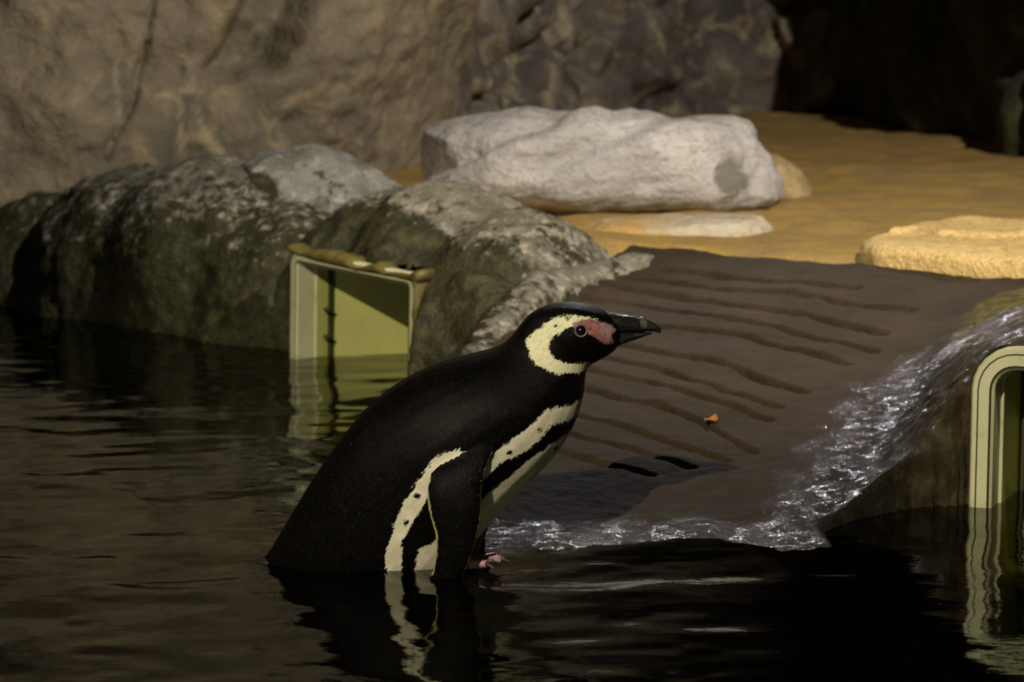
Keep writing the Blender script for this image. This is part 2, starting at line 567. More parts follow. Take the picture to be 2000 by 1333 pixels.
insideR = sk_inside(SK_R, V, 0.014) & (V[:, 2] < SK_R['top'] - 0.034)
keep = (~insideR) & (ramp_h(X, Y) > -0.235)
face = smooth01((X - 0.46) / 0.1) * smooth01((ramp_front(X) + 0.12 - Y) / 0.1)
crest = (X - 0.43 - 0.27 * (Y - 3.3)) / 0.23
moss = np.exp(-((crest - 0.75) / 0.45) ** 2) * smooth01((Y - 3.25) / 0.2) * smooth01((4.15 - Y) / 0.2)
wet = smooth01((X - 0.16 - 0.35 * (Y - 3.2)) / 0.34) * smooth01((4.05 - Y) / 0.4) * (1 - face * 0.7)
wet = np.maximum(wet, 0.55 * smooth01((3.3 - Y) / 0.12))
me, used = grid_mesh('concrete_ramp', V, len(xs), len(ys), keep)
for nm, a in (('moss', moss), ('wet', wet), ('face', face)):
    fattr(me, nm, a[used])
add('concrete_ramp', me, M['ramp'], label='brown concrete ramp scored with long grooves, rising from the water to the sand', category='ramp')

# ---- sand bed
xs = np.arange(-2.4, 2.6, 0.025)
ys = np.arange(4.0, 9.6, 0.025)
gx, gy = np.meshgrid(xs, ys, indexing='ij')
X, Y = gx.ravel(), gy.ravel()
P3 = np.stack([X, Y, 0 * X], 1)
Z = 0.198 + 0.012 * fbm(P3, 2.2, 4, 21) + 0.005 * fbm(P3, 14, 3, 22) + 0.01 * smooth01((Y - 5.5) / 2)
back = smooth01((Y - np.maximum(4.773 - 0.72 * X, 3.75) - 0.01) / 0.06)
Z = Z - 0.06 * (1 - back)
keep = (X > -0.78) & (Y > 4.70 - 0.72 * np.maximum(X, -0.1)) & (Y > 4.35 - 1.0 * (X + 0.05) - 0 * X + 0.25) | ((X > 0.2) & (Y > 4.70 - 0.72 * X))
me, used = grid_mesh('sand_bed', np.stack([X, Y, Z], 1), len(xs), len(ys), keep)
add('sand_bed', me, M['sand'], kind='structure')

# ---- pool floor
xs = np.arange(-3.2, 3.2, 0.04)
ys = np.arange(0.6, 6.4, 0.04)
gx, gy = np.meshgrid(xs, ys, indexing='ij')
X, Y = gx.ravel(), gy.ravel()
P3 = np.stack([X, Y, 0 * X], 1)
Z = -0.22 + 0.02 * fbm(P3, 3, 4, 31)
me, used = grid_mesh('floor', np.stack([X, Y, Z], 1), len(xs), len(ys))
add('floor', me, M['floor'], kind='structure')

# ---- rock walls
def sheet_wall(name, plan, zs, lean, disp, mat, du=0.012, paint=None):
    plan = np.asarray(plan, float)
    # smooth the plan with a Catmull-Rom curve
    pts = []
    n = len(plan)
    for i in range(n - 1):
        p0, p1, p2, p3 = plan[max(i - 1, 0)], plan[i], plan[i + 1], plan[min(i + 2, n - 1)]
        k = max(int(np.linalg.norm(p2 - p1) / du), 2)
        for t in np.linspace(0, 1, k, endpoint=False):
            pts.append(0.5 * ((2 * p1) + (-p0 + p2) * t + (2 * p0 - 5 * p1 + 4 * p2 - p3) * t * t +
                              (-p0 + 3 * p1 - 3 * p2 + p3) * t ** 3))
    pts.append(plan[-1])
    pts = np.array(pts)
    tan = np.gradient(pts, axis=0)
    tan /= np.linalg.norm(tan, axis=1)[:, None] + 1e-9
    nor = np.stack([tan[:, 1], -tan[:, 0]], 1)          # to the right of travel = towards the viewer
    zs = np.asarray(zs)
    nu, nv = len(pts), len(zs)
    V = np.zeros((nu, nv, 3))
    V[:, :, 0] = pts[:, None, 0]
    V[:, :, 1] = pts[:, None, 1]
    V[:, :, 2] = zs[None, :]
    V[:, :, 0] += lean[0] * (zs - 0.2)[None, :]
    V[:, :, 1] += lean[1] * (zs - 0.2)[None, :]
    V = V.reshape(-1, 3)
    NN = np.repeat(np.concatenate([nor, np.zeros((nu, 1))], 1), nv, axis=0)
    d, stain, pale = disp(V)
    V2 = V + NN * d[:, None]
    me, used = grid_mesh(name, V2, nu, nv)
    fattr(me, 'stain', stain[used])
    fattr(me, 'pale', pale[used])
    return add(name, me, mat, kind='structure')

def pix(V):
    """image position of world points, for laying features out on the rock"""
    dx, dy, dz = V[:, 0], V[:, 1], V[:, 2] - CAMH
    fz = dy * cp - dz * sp
    up = dy * sp + dz * cp
    return np.stack([1000 + FPX * dx / fz, 666.5 - FPX * up / fz], 1)

def wall_plane_pts(pts, Y):
    return [at_y(x, y, Y)[[0, 2]] for x, y in pts]

def disp_left(V):
    d = 0.05 * fbm(V, 1.6, 3, 41) + 0.022 * fbm(V, 6, 4, 42) + 0.006 * fbm(V, 30, 3, 43)
    XZ = V[:, [0, 2]]
    front = (V[:, 1] < 6.8).astype(float)
    crack = wall_plane_pts([(305, -60), (298, 20), (288, 90), (262, 200), (232, 260), (205, 312)], 6.0)
    q = XZ + 0.004 * np.stack([vnoise(V * 30, 7), vnoise(V * 30, 8)], 1)
    ck = np.exp(-(line_d(q, crack) / 0.0062) ** 2)
    hol = poly_sd(XZ, wall_plane_pts([(690, -60), (520, -60), (470, 40), (405, 140), (470, 152), (545, 148), (570, 90), (630, 0)], 6.0))
    hs = smooth01((hol + 0.025 + 0.014 * fbm(V, 12, 4, 44)) / 0.06)
    d = d - 0.035 * ck * front - 0.13 * hs * front
    pale = np.zeros(len(V))
    for ln in ([(352, 190), (356, 300)], [(378, 150), (384, 190), (380, 210)], [(388, 200), (405, 270), (425, 300)],
               [(232, 120), (236, 240)], [(310, 188), (380, 178)], [(362, 105), (372, 140)]):
        pale = np.maximum(pale, np.exp(-(line_d(q, wall_plane_pts(ln, 6.0)) / 0.005) ** 2))
    return d, 0.0 * d, pale * front

sheet_wall('wall_left', [(-3.6, 6.5), (-2.2, 6.15), (-1.3, 5.96), (-0.8, 5.99), (-0.45, 6.12), (-0.30, 6.28), (-0.23, 6.45), (-0.22, 6.8), (-0.3, 8.0), (-0.4, 9.2)],
           np.concatenate([np.arange(0.05, 0.9, 0.009), np.arange(0.9, 2.6, 0.03)]), (0.26, 0.0), disp_left, M['wall_l'], du=0.009)

def disp_back(V):
    d1, d2 = worley(V + 0.1 * np.stack([fbm(V, 3, 2, 3), fbm(V, 3, 2, 4), fbm(V, 3, 2, 5)], 1), 3.2, 51)
    d = 0.10 * fbm(V, 2.0, 3, 52) + 0.10 * smooth01((d2 - d1) / 0.35) + 0.03 * fbm(V, 8, 4, 53)
    cleft = wall_plane_pts([(1195, -40), (1140, 60), (1090, 160), (1055, 225)], 8.6)
    ck = np.exp(-(line_d(V[:, [0, 2]], cleft) / 0.035) ** 2)
    return d - 0.12 * ck, 0.0 * d, 0.0 * d

sheet_wall('wall_back', [(-0.9, 6.6), (-0.35, 6.62), (-0.1, 7.0), (0.15, 7.7), (0.45, 8.4), (0.8, 8.65), (1.15, 8.6), (1.6, 8.7)],
           np.arange(0.05, 3.0, 0.016), (0.0, 0.0), disp_back, M['wall_b'], du=0.016)

def disp_right(V):
    d1, d2 = worley(V, 2.6, 61)
    d = 0.07 * fbm(V, 2.0, 3, 62) + 0.06 * smooth01((d2 - d1) / 0.4) + 0.03 * fbm(V, 7, 4, 63)
    return d, 0.0 * d, 0.0 * d

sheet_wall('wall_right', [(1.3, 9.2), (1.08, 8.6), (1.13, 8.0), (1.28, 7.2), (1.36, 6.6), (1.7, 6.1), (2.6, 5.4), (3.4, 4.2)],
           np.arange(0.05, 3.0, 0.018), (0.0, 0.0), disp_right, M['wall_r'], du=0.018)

# ---- water
xs = np.arange(-2.3, 2.3, 0.0125)
ys = np.concatenate([np.arange(1.2, 2.4, 0.03), np.arange(2.4, 5.9, 0.0105)])
gx, gy = np.meshgrid(xs, ys, indexing='ij')
X, Y = gx.ravel(), gy.ravel()
P3 = np.stack([X * 0.8, Y, 0 * X], 1)
wx = 0.03 * fbm(P3, 6, 2, 71)
Q = np.stack([X * 0.75 + wx, Y + wx, 0 * X], 1)
calm = 1 - 0.55 * smooth01((X - 0.1) / 0.3)
Z = calm * (0.0024 * vnoise(Q * 8, 72) + 0.0013 * vnoise(Q * 17, 73) + 0.0008 * vnoise(Q * 34, 74))
me, used = grid_mesh('pool_water', np.stack([X, Y, Z], 1), len(xs), len(ys))
add('pool_water', me, M['water'], kind='stuff', label='dark rippled pool water around the penguin', category='water')

# ================================================================== ROCKS
def ico_mesh(sub):
    bm = bmesh.new()
    bmesh.ops.create_icosphere(bm, subdivisions=sub, radius=1)
    V = np.array([v.co[:] for v in bm.verts])
    F = [[v.index for v in f.verts] for f in bm.faces]
    bm.free()
    return V, F
ICO = {k: ico_mesh(k) for k in (3, 4, 5, 6)}

def blob(name, ells, voxel, smooth_it):
    """rock grown from overlapping ellipsoids: (x, y, z, rx, ry, rz, yaw)"""
    VV, FF, n = [], [], 0
    v0, f0 = ICO[4]
    for (x, y, z, rx, ry, rz, yaw) in ells:
        q = v0 * (rx, ry, rz)
        c, s = math.cos(R(yaw)), math.sin(R(yaw))
        q = np.stack([q[:, 0] * c - q[:, 1] * s + x, q[:, 0] * s + q[:, 1] * c + y, q[:, 2] + z], 1)
        VV.append(q)
        FF += [[i + n for i in f] for f in f0]
        n += len(q)
    return remeshed(name, mesh_from(name + '_src', np.concatenate(VV), FF), voxel, smooth_it)

def roughen(me, amps, seed):
    V, Nn = verts(me), normals(me)
    d = sum(a * fbm(V, s, o, seed + k) for k, (a, s, o) in enumerate(amps))
    set_verts(me, V + Nn * d[:, None])

def sw(s, w):
    """point along the left bank: s along the bank from the skimmer's corner, w into the bank"""
    return -0.395 + 0.731 * s + 0.682 * w, 4.665 - 0.682 * s + 0.731 * w

def bank_ell(s, w, z, rs, rw, rz, yaw=-43):
    x, y = sw(s, w)
    return (x, y, z, rs, rw, rz, yaw)

# long mossy ledge on the left
me = blob('ledge', [bank_ell(-0.22, 0.20, 0.02, 0.22, 0.19, 0.24), bank_ell(-0.45, 0.22, 0.04, 0.30, 0.21, 0.285),
                    bank_ell(-0.72, 0.22, 0.02, 0.28, 0.21, 0.27), bank_ell(-1.0, 0.22, -0.02, 0.30, 0.2, 0.235),
                    bank_ell(-1.35, 0.10, -0.02, 0.32, 0.16, 0.225),
                    bank_ell(-0.8, 0.17, -0.1, 0.9, 0.15, 0.2), bank_ell(-0.05, 0.18, -0.08, 0.2, 0.15, 0.2)], 0.014, 10)
roughen(me, [(0.014, 5, 3), (0.007, 18, 3), (0.003, 60, 2)], 81)
drop_faces(me, sk_inside(SK_L, verts(me), 0.0, 0.52))
fattr(me, 'stain', np.zeros(len(me.vertices)))
add('ledge_rock', me, M['bank'], label='long low mossy dark rock ledge at the water edge below the grey wall', category='rock')

# rounded grey boulder behind it
me = blob('hump', [(-0.43, 5.12, 0.12, 0.20, 0.17, 0.235, -20), (-0.33, 5.1, 0.10, 0.17, 0.16, 0.22, 0), (-0.50, 5.05, 0.08, 0.15, 0.14, 0.2, 0),
                   (-0.27, 5.05, 0.08, 0.13, 0.14, 0.19, 0)], 0.012, 8)
roughen(me, [(0.018, 6, 3), (0.007, 22, 3), (0.0025, 70, 2)], 91)
V = verts(me)
dk = poly_sd(pix(V), [(420, 350), (470, 320), (530, 350), (545, 400), (520, 445), (440, 450), (400, 400)])
fattr(me, 'stain', 0.25 * smooth01((dk + 20) / 40))
add('hump_rock', me, M['bank_b'], label='rounded grey boulder with a dark mossy patch, between ledge and pitted rock', category='rock')

# pitted rock that overhangs the skimmer and tapers along the ramp
ells = [bank_ell(0.02, 0.22, 0.10, 0.17, 0.19, 0.19), bank_ell(0.16, 0.24, 0.10, 0.22, 0.23, 0.205),
        bank_ell(0.33, 0.22, 0.08, 0.20, 0.21, 0.19), (-0.05, 4.62, 0.07, 0.18, 0.16, 0.19, -20),
        (0.06, 4.60, 0.06, 0.16, 0.14, 0.165, -20), (-0.06, 4.36, 0.02, 0.09, 0.13, 0.17, 20),
        (-0.12, 4.42, 0.0, 0.13, 0.12, 0.19, 0), bank_ell(0.2, 0.17, -0.1, 0.3, 0.17, 0.16)]
tongue = [(0.30, 4.58, 0.160, 0.10, 0.06, 0.060), (0.22, 4.53, 0.160, 0.09, 0.07, 0.065), (0.14, 4.45, 0.147, 0.07, 0.08, 0.072), (0.07, 4.35, 0.132, 0.06, 0.08, 0.072),
          (0.015, 4.24, 0.115, 0.055, 0.09, 0.072), (-0.03, 4.11, 0.095, 0.05, 0.09, 0.07), (-0.06, 3.97, 0.07, 0.05, 0.1, 0.068),
          (-0.085, 3.81, 0.042, 0.05, 0.12, 0.066), (-0.10, 3.64, 0.012, 0.05, 0.12, 0.064), (-0.11, 3.45, -0.03, 0.05, 0.15, 0.06)]
tt = np.array(tongue)
ti = np.stack([np.interp(np.linspace(0, len(tt) - 1, 46), np.arange(len(tt)), tt[:, k]) for k in range(6)], 1)
ti[:, 2] -= 0.010
ti[:, 3:5] = 0.048
ti[:, 5] = 0.060
me = blob('pitted', ells + [(*t, 25) for t in ti], 0.010, 8)
roughen(me, [(0.012, 7, 3), (0.006, 24, 3), (0.002, 80, 2)], 101)
V = verts(me)
L = sk_local(SK_L, V)
# the rock is faired back to the plane of the skimmer's face round the mouth
near = (smooth01((L[:, 0] + 0.10) / 0.06) * smooth01((SK_L['w'] + 0.05 - L[:, 0]) / 0.05) * smooth01((SK_L['top'] + 0.035 - L[:, 2]) / 0.03))
push = np.maximum(0.004 - L[:, 1], 0) * near
c, s = math.cos(SK_L['yaw']), math.sin(SK_L['yaw'])
V = V + np.stack([-s * push, c * push, 0 * push], 1)
set_verts(me, V)
drop_faces(me, sk_inside(SK_L, verts(me), 0.012, 0.52))
V = verts(me)
dk = poly_sd(pix(V), [(690, 400), (760, 390), (800, 430), (870, 470), (990, 500), (1010, 600), (900, 700), (800, 700), (560, 500), (620, 440)])
tg = np.exp(-(line_d(V[:, :2], [(t[0] + 0.02, t[1]) for t in tongue]) / 0.05) ** 4) * smooth01((V[:, 2] + 0.02) / 0.04)
fattr(me, 'stain', np.where(True, 0.16 * smooth01((dk + 25) / 50), 0) * (1 - tg) - (0.08 - 0.9 * np.minimum(V[:, 2] - 0.15, 0)) * tg)
add('pitted_rock', me, M['bank_c'], label='pitted mossy rock arching over the plastic box, tapering into a lip beside the ramp', category='rock')

def inflate(sil, Y, depth, sub=5, k=0.62, yshift=0.0):
    """closed stone from a side outline (image px at distance Y) and a real depth"""
    poly = np.array([at_y(x, y, Y)[[0, 2]] for x, y in sil])
    c = poly.mean(0)
    c = np.array([(poly[:, 0].min() + poly[:, 0].max()) / 2, (poly[:, 1].min() + poly[:, 1].max()) / 2])
    ax, az = np.ptp(poly[:, 0]) / 2, np.ptp(poly[:, 1]) / 2
    V0, F = ICO[sub]
    m = np.hypot(V0[:, 0], V0[:, 2])
    d = np.stack([V0[:, 0] * ax, V0[:, 2] * az], 1)
    ln = np.linalg.norm(d, axis=1) + 1e-9
    d /= ln[:, None]
    Rr = np.zeros(len(d))
    q = poly - c
    for i in range(len(q)):
        a, b = q[i], q[(i + 1) % len(q)]
        e = b - a
        den = d[:, 0] * e[1] - d[:, 1] * e[0]
        den = np.where(abs(den) < 1e-12, 1e-12, den)
        t = (a[0] * e[1] - a[1] * e[0]) / den
        u = (a[0] * d[:, 1] - a[1] * d[:, 0]) / den
        ok = (t > 0) & (u >= -1e-6) & (u <= 1 + 1e-6)
        Rr = np.maximum(Rr, np.where(ok, t, 0))
    mm = m ** k
    cc = np.sign(V0[:, 1]) * np.abs(V0[:, 1]) ** 0.8
    V = np.stack([c[0] + d[:, 0] * Rr * mm, Y + yshift + cc * depth, c[1] + d[:, 1] * Rr * mm], 1)
    return V, F

# big pale boulder
BY = 5.42
sil = [(832, 300), (838, 262), (870, 240), (930, 228), (1000, 216), (1040, 214), (1085, 220), (1150, 218), (1190, 223), (1225, 216), (1265, 218),
       (1320, 232), (1380, 226), (1440, 226), (1470, 238), (1490, 270), (1510, 310), (1527, 345), (1530, 385), (1500, 402), (1440, 416), (1300, 414),
       (1150, 412), (1060, 405), (950, 388), (870, 372), (835, 355)]
V, F = inflate(sil, BY, 0.19, 6, 0.6)
Nrm = V - np.array([0.18, BY, 0.29])
Nrm /= np.linalg.norm(Nrm, axis=1)[:, None]
p = pix(V)
frontm = smooth01((BY - V[:, 1] + 0.03) / 0.08)
d = 0.014 * fbm(V, 6, 3, 111) + 0.005 * fbm(V, 22, 3, 112) + 0.0018 * fbm(V, 70, 2, 113)
q = p + 6 * np.stack([fbm(V, 12, 2, 114), fbm(V, 12, 2, 115)], 1)
ridge1 = [(880, 335), (940, 300), (1010, 262), (1080, 240), (1140, 218)]
ridge2 = [(1090, 330), (1150, 285), (1210, 262), (1270, 248), (1330, 230)]
for ln in (ridge1, ridge2):
    a, b = np.array(ln[0], float), np.array(ln[-1], float)
    e = (b - a) / np.linalg.norm(b - a)
    nn = np.array((-e[1], e[0]))              # image normal, points below-right
    side = (q - a) @ nn
    along = ((q - a) @ e) / np.linalg.norm(b - a)
    msk = smooth01((along + 0.25) / 0.3) * smooth01((1.3 - along) / 0.3)
    lower = 1 / (1 + np.exp(-side / 7.0))
    d += frontm * msk * (0.027 * lower * np.exp(-np.maximum(side, 0) / 110) - 0.016 * np.exp(-((side + 14) / 18) ** 2))
V = V + Nrm * d[:, None]
me = mesh_from('boulder', V, F)
st = 0.85 * np.exp(-(((p[:, 0] - 1425) / 45) ** 2 + ((p[:, 1] - 345) / 55) ** 2))
st = np.maximum(st, 0.5 * np.exp(-(((p[:, 0] - 1300) / 40) ** 2 + ((p[:, 1] - 385) / 28) ** 2)))
fattr(me, 'stain', st * frontm)
add('boulder', me, M['boulder'], label='large pale grey boulder with diagonal ridges lying on the sand', category='rock')

def stone(name, sil, Y, depth, mat, label, seed, sub=4, k=0.6, stainf=None, amp=0.008):
    V, F = inflate(sil, Y, depth, sub, k)
    c = V.mean(0)
    n = V - c
    n /= np.linalg.norm(n, axis=1)[:, None]
    V = V + n * (amp * fbm(V, 9, 3, seed) + amp * 0.35 * fbm(V, 32, 3, seed + 1))[:, None]
    me = mesh_from(name, V, F)
    fattr(me, 'stain', stainf(V) if stainf else np.zeros(len(V)))
    return add(name, me, mat, label=label, category='rock')

stone('boulder', [(1440, 330), (1480, 300), (1520, 303), (1560, 335), (1585, 370), (1592, 415), (1580, 440), (1500, 445), (1440, 440), (1420, 390)],
      5.74, 0.12, M['tan'], 'tan rounded boulder half hidden behind the large pale boulder', 121, 5)
stone('flat_stone', [(1130, 452), (1180, 430), (1300, 424), (1400, 420), (1480, 421), (1503, 440), (1507, 470), (1400, 480), (1250, 480), (1140, 475)],
      4.98, 0.10, M['flat'], 'low flat pale stone half buried in sand under the large boulder', 131, 5, amp=0.009,
      stainf=lambda V: 0.8 * smooth01((0.44 - V[:, 0]) / 0.3))
stone('buried_stone', [(1500, 445), (1540, 432), (1580, 437), (1590, 460), (1560, 480), (1500, 478)],
      5.15, 0.06, M['tan'], 'small tan stone half buried beside the tan boulder', 141, 4, amp=0.004)

# flat sandy slab on the right: a thick plate with its own plan outline
def slab(name, outline, z0, z1, mat, label, seed):
    outline = np.array(outline, float)
    c = outline.mean(0)
    nseg, rings = 96, []
    ang = np.linspace(0, 2 * np.pi, nseg, endpoint=False)
    d = np.stack([np.cos(ang), np.sin(ang)], 1)
    q = outline - c
    Rr = np.zeros(nseg)
    for i in range(len(q)):
        a, b = q[i], q[(i + 1) % len(q)]
        e = b - a
        den = d[:, 0] * e[1] - d[:, 1] * e[0]
        t = (a[0] * e[1] - a[1] * e[0]) / np.where(abs(den) < 1e-12, 1e-12, den)
        u = (a[0] * d[:, 1] - a[1] * d[:, 0]) / np.where(abs(den) < 1e-12, 1e-12, den)
        Rr = np.maximum(Rr, np.where((t > 0) & (u >= 0) & (u <= 1), t, 0))
    prof = [(0.02, z0), (0.6, z0), (0.95, z0), (1.0, z0 + 0.2 * (z1 - z0)), (1.0, z0 + 0.5 * (z1 - z0)), (0.995, z0 + 0.8 * (z1 - z0)), (0.975, z1 - 0.004), (0.94, z1)]
    prof += [(k, z1 + 0.004) for k in np.linspace(0.9, 0.02, 26)]
    V = np.concatenate([np.stack([c[0] + d[:, 0] * Rr * k, c[1] + d[:, 1] * Rr * k, np.full(nseg, z)], 1) for k, z in prof])
    F = []
    for i in range(len(prof) - 1):
        for j in range(nseg):
            a, b = i * nseg + j, i * nseg + (j + 1) % nseg
            F.append([a, b, b + nseg, a + nseg])
    F.append(list(range(nseg))[::-1])
    F.append([len(V) - nseg + j for j in range(nseg)])
    step = poly_sd(V[:, :2], [at_z(x, y, z1)[:2] for x, y in [(1740, 462), (1790, 458), (1830, 466), (1900, 468), (2100, 470), (2100, 400), (1740, 420)]])
    V[:, 2] += np.where(V[:, 2] > z1 - 0.002, 0.010 * smooth01((step + 0.005) / 0.012), 0)
    V += 0.006 * np.stack([fbm(V, 12, 3, seed), fbm(V, 12, 3, seed + 1), 0.6 * fbm(V, 12, 3, seed + 2)], 1)
    me = mesh_from(name, V, F)
    fattr(me, 'stain', np.zeros(len(V)))
    return add(name, me, mat, label=label, category='rock')

SZ = 0.230
outl = [at_z(x, y, SZ)[:2] for x, y in [(1676, 478), (1690, 463), (1760, 455), (1790, 442), (1880, 437), (2000, 440), (2200, 455), (2330, 490), (2250, 525), (2000, 512), (1850, 500), (1760, 492), (1700, 487)]]
slab('stone_slab', outl, 0.16, SZ, M['slab'], 'broad flat tan stone slab with a stepped top beside the ramp lip', 151)

# ================================================================== SKIMMERS
def rrect(w0, w1, z0, z1, r, off, n=6):
    a0, a1, b0, b1, rr = w0 - off, w1 + off, z0 - off, z1 + off, max(r + off, 0.001)
    pts = []
    for cx, cz, s in ((a1 - rr, b1 - rr, 0), (a0 + rr, b1 - rr, 90), (a0 + rr, b0 + rr, 180), (a1 - rr, b0 + rr, 270)):
        for k in range(n + 1):
            t = R(s + 90 * k / n)
            pts.append((cx + rr * math.cos(t), cz + rr * math.sin(t)))
    return pts

def loft_rr(name, S, inset, radius, prof, mat, parent, cap=False):
    V, F = [], []
    w0, w1, z0, z1 = inset, S['w'] - inset, S['bot'] + inset, S['top'] - inset
    for off, y in prof:
        V += [(x, y, z) for x, z in rrect(w0, w1, z0, z1, radius, off)]
    m = 28
    for i in range(len(prof) - 1):
        for j in range(m):
            F.append([i * m + j, i * m + (j + 1) % m, (i + 1) * m + (j + 1) % m, (i + 1) * m + j])
    if cap:
        F.append([(len(prof) - 1) * m + j for j in range(m)])
    me = mesh_from(name, V, F, smooth=False)
    return add(name, me, mat, parent)

def boxm(name, lo, hi, mat, parent, bev=0.0):
    bm = bmesh.new()
    bmesh.ops.create_cube(bm, size=1)
    for v in bm.verts:
        v.co = Vector([lo[k] + (v.co[k] + 0.5) * (hi[k] - lo[k]) for k in range(3)])
    if bev:
        bmesh.ops.bevel(bm, geom=list(bm.edges), offset=bev, segments=2, affect='EDGES')
    me = bpy.data.meshes.new(name)
    bm.to_mesh(me)
    bm.free()
    return add(name, me, mat, parent)

def skimmer(S, label, fl, rad, depth, d0, pins):
    root = bpy.data.objects.new('pool_skimmer', None)
    root.empty_display_size = 0.05
    col.objects.link(root)
    root.location = (S['o'][0], S['o'][1], 0)
    root.rotation_euler = (0, 0, S['yaw'])
    root['label'] = label
    root['category'] = 'skimmer'
    root['group'] = 'plastic pool skimmers set in the bank'
    loft_rr('flange', S, fl, rad, [(fl - 0.004, 0.02), (fl, 0.008), (fl, -0.006), (fl - 0.003, -0.010), (fl * 0.72, -0.010)], M['plastic'], root)
    loft_rr('seam', S, fl, rad, [(fl * 0.72, -0.010), (fl * 0.69, -0.0075), (fl * 0.66, -0.010)], M['seam'], root)
    loft_rr('face_plate', S, fl, rad, [(fl * 0.66, -0.010), (0.006, -0.010)], M['plastic'], root)
    loft_rr('seam', S, fl, rad, [(0.006, -0.010), (0.0045, -0.0075), (0.003, -0.010)], M['seam'], root)
    loft_rr('lip', S, fl, rad, [(0.003, -0.010), (0.0, -0.006), (0.0, 0.030), (-0.004, 0.032)], M['plastic'], root)
    loft_rr('throat', S, fl, rad * 0.6, [(-0.004, 0.032), (-0.006, depth)], M['plastic_in'], root, cap=True)
    x0, x1 = fl + 0.008, S['w'] - fl - 0.008
    z0, z1 = S['bot'] + fl + 0.01, S['top'] - fl - 0.008
    wf = boxm('weir_flap', (x0 + 0.004, 0.0, z0), (x1, 0.008, z1 - 0.002), M['plastic_in'], root, 0.002)
    q = verts(wf.data)                                   # stands askew: shallow on one side, deep on the other
    q[:, 1] += d0 + (q[:, 0] - x0) / (x1 - x0) * (depth - 0.03 - d0)
    set_verts(wf.data, q)
    boxm('guide_rail', (x0 - 0.001, d0 - 0.006, z0), (x0 + 0.003, d0 + 0.005, z1), M['seam'], root, 0.002)
    for zz in ((0.035, 0.085) if pins else ()):
        boxm('hinge_pin', (x0 + 0.004, 0.040, zz), (x0 + 0.022, 0.052, zz + 0.005), M['seam'], root, 0.001)
    return root

rootL = skimmer(SK_L, 'cream plastic skimmer mouth with mortar edge under the pitted rock', 0.022, 0.004, 0.50, 0.06, True)
rootL.rotation_euler = (0, R(2.0), R(-49))
rootR = skimmer(SK_R, 'cream plastic skimmer with rounded corners set in the bank beside the ramp', 0.030, 0.028, 0.30, 0.13, False)

# ragged mortar strips left over the edges of the first skimmer
def mortar(path, wid, seed, parent):
    V, F = [], []
    path = np.array(path, float)
    n = 60
    t = np.linspace(0, 1, n)
    seg = np.linalg.norm(np.diff(path, axis=0), axis=1)
    cum = np.concatenate([[0], np.cumsum(seg)]) / seg.sum()
    P = np.stack([np.interp(t, cum, path[:, k]) for k in range(2)], 1)
    T = np.gradient(P, axis=0)
    T /= np.linalg.norm(T, axis=1)[:, None]
    Nn = np.stack([-T[:, 1], T[:, 0]], 1)
    top = wid * np.clip(0.85 + 0.55 * fbm(np.stack([t * 9, 0 * t, 0 * t], 1), 1.0, 4, seed), 0.3, 1.6)
    prof = [(0.0, 0.022), (0.0, -0.014), (0.35, -0.018), (0.8, -0.014), (1.0, -0.004), (1.0, 0.022)]
    m = len(prof)
    for i in range(n):
        for k, (u, y) in enumerate(prof):
            q = P[i] + Nn[i] * u * top[i]
            V.append((q[0], y, q[1]))
    for i in range(n - 1):
        for k in range(m):
            F.append([i * m + k, i * m + (k + 1) % m, (i + 1) * m + (k + 1) % m, (i + 1) * m + k])
    F.append(list(range(m))[::-1])
    F.append([(n - 1) * m + k for k in range(m)])
    return add('mortar_edge', mesh_from('mortar_edge', V, F), M['mortar'], parent)

mortar([(-0.004, 0.194), (0.08, 0.186), (0.2, 0.184), (0.30, 0.186), (0.37, 0.184)], 0.014, 161, rootL)
mortar([(0.384, -0.06), (0.378, 0.02), (0.372, 0.08), (0.366, 0.19)], 0.014, 171, rootL)

# ================================================================== PENGUIN
PY = 3.05
def pw(px, py):
    q = at_y(px, py, PY)
    return np.array((q[0], q[2]))

RINGS = [  # dorsal px, ventral px, half depth (m)
    ((500, 1100), (508, 1112), 0.004), ((522, 1082), (556, 1136), 0.024), ((560, 1020), (640, 1172), 0.050), ((610, 937), (752, 1186), 0.070),
    ((660, 865), (858, 1140), 0.081), ((712, 801), (938, 1046), 0.086), ((772, 751), (995, 984), 0.087), ((838, 716), (1054, 923), 0.083),
    ((898, 697), (1101, 867), 0.075), ((946, 685), (1129, 811), 0.064), ((977, 674), (1141, 765), 0.054), ((998, 657), (1144, 732), 0.046),
    ((1016, 634), (1152, 714), 0.0415), ((1038, 611), (1172, 703), 0.041), ((1072, 595), (1194, 690), 0.0405), ((1112, 590), (1208, 676), 0.037),
    ((1150, 595), (1213, 664), 0.029), ((1180, 606), (1213, 656), 0.020), ((1198, 618), (1212, 648), 0.012)]

def catmull(A, per=5):
    A = np.asarray(A, float)
    n = len(A)
    out = []
    for i in range(n - 1):
        p0, p1, p2, p3 = A[max(i - 1, 0)], A[i], A[i + 1], A[min(i + 2, n - 1)]
        for t in np.linspace(0, 1, per, endpoint=False):
            out.append(0.5 * ((2 * p1) + (-p0 + p2) * t + (2 * p0 - 5 * p1 + 4 * p2 - p3) * t * t + (-p0 + 3 * p1 - 3 * p2 + p3) * t ** 3))
    out.append(A[-1])
    return np.array(out)

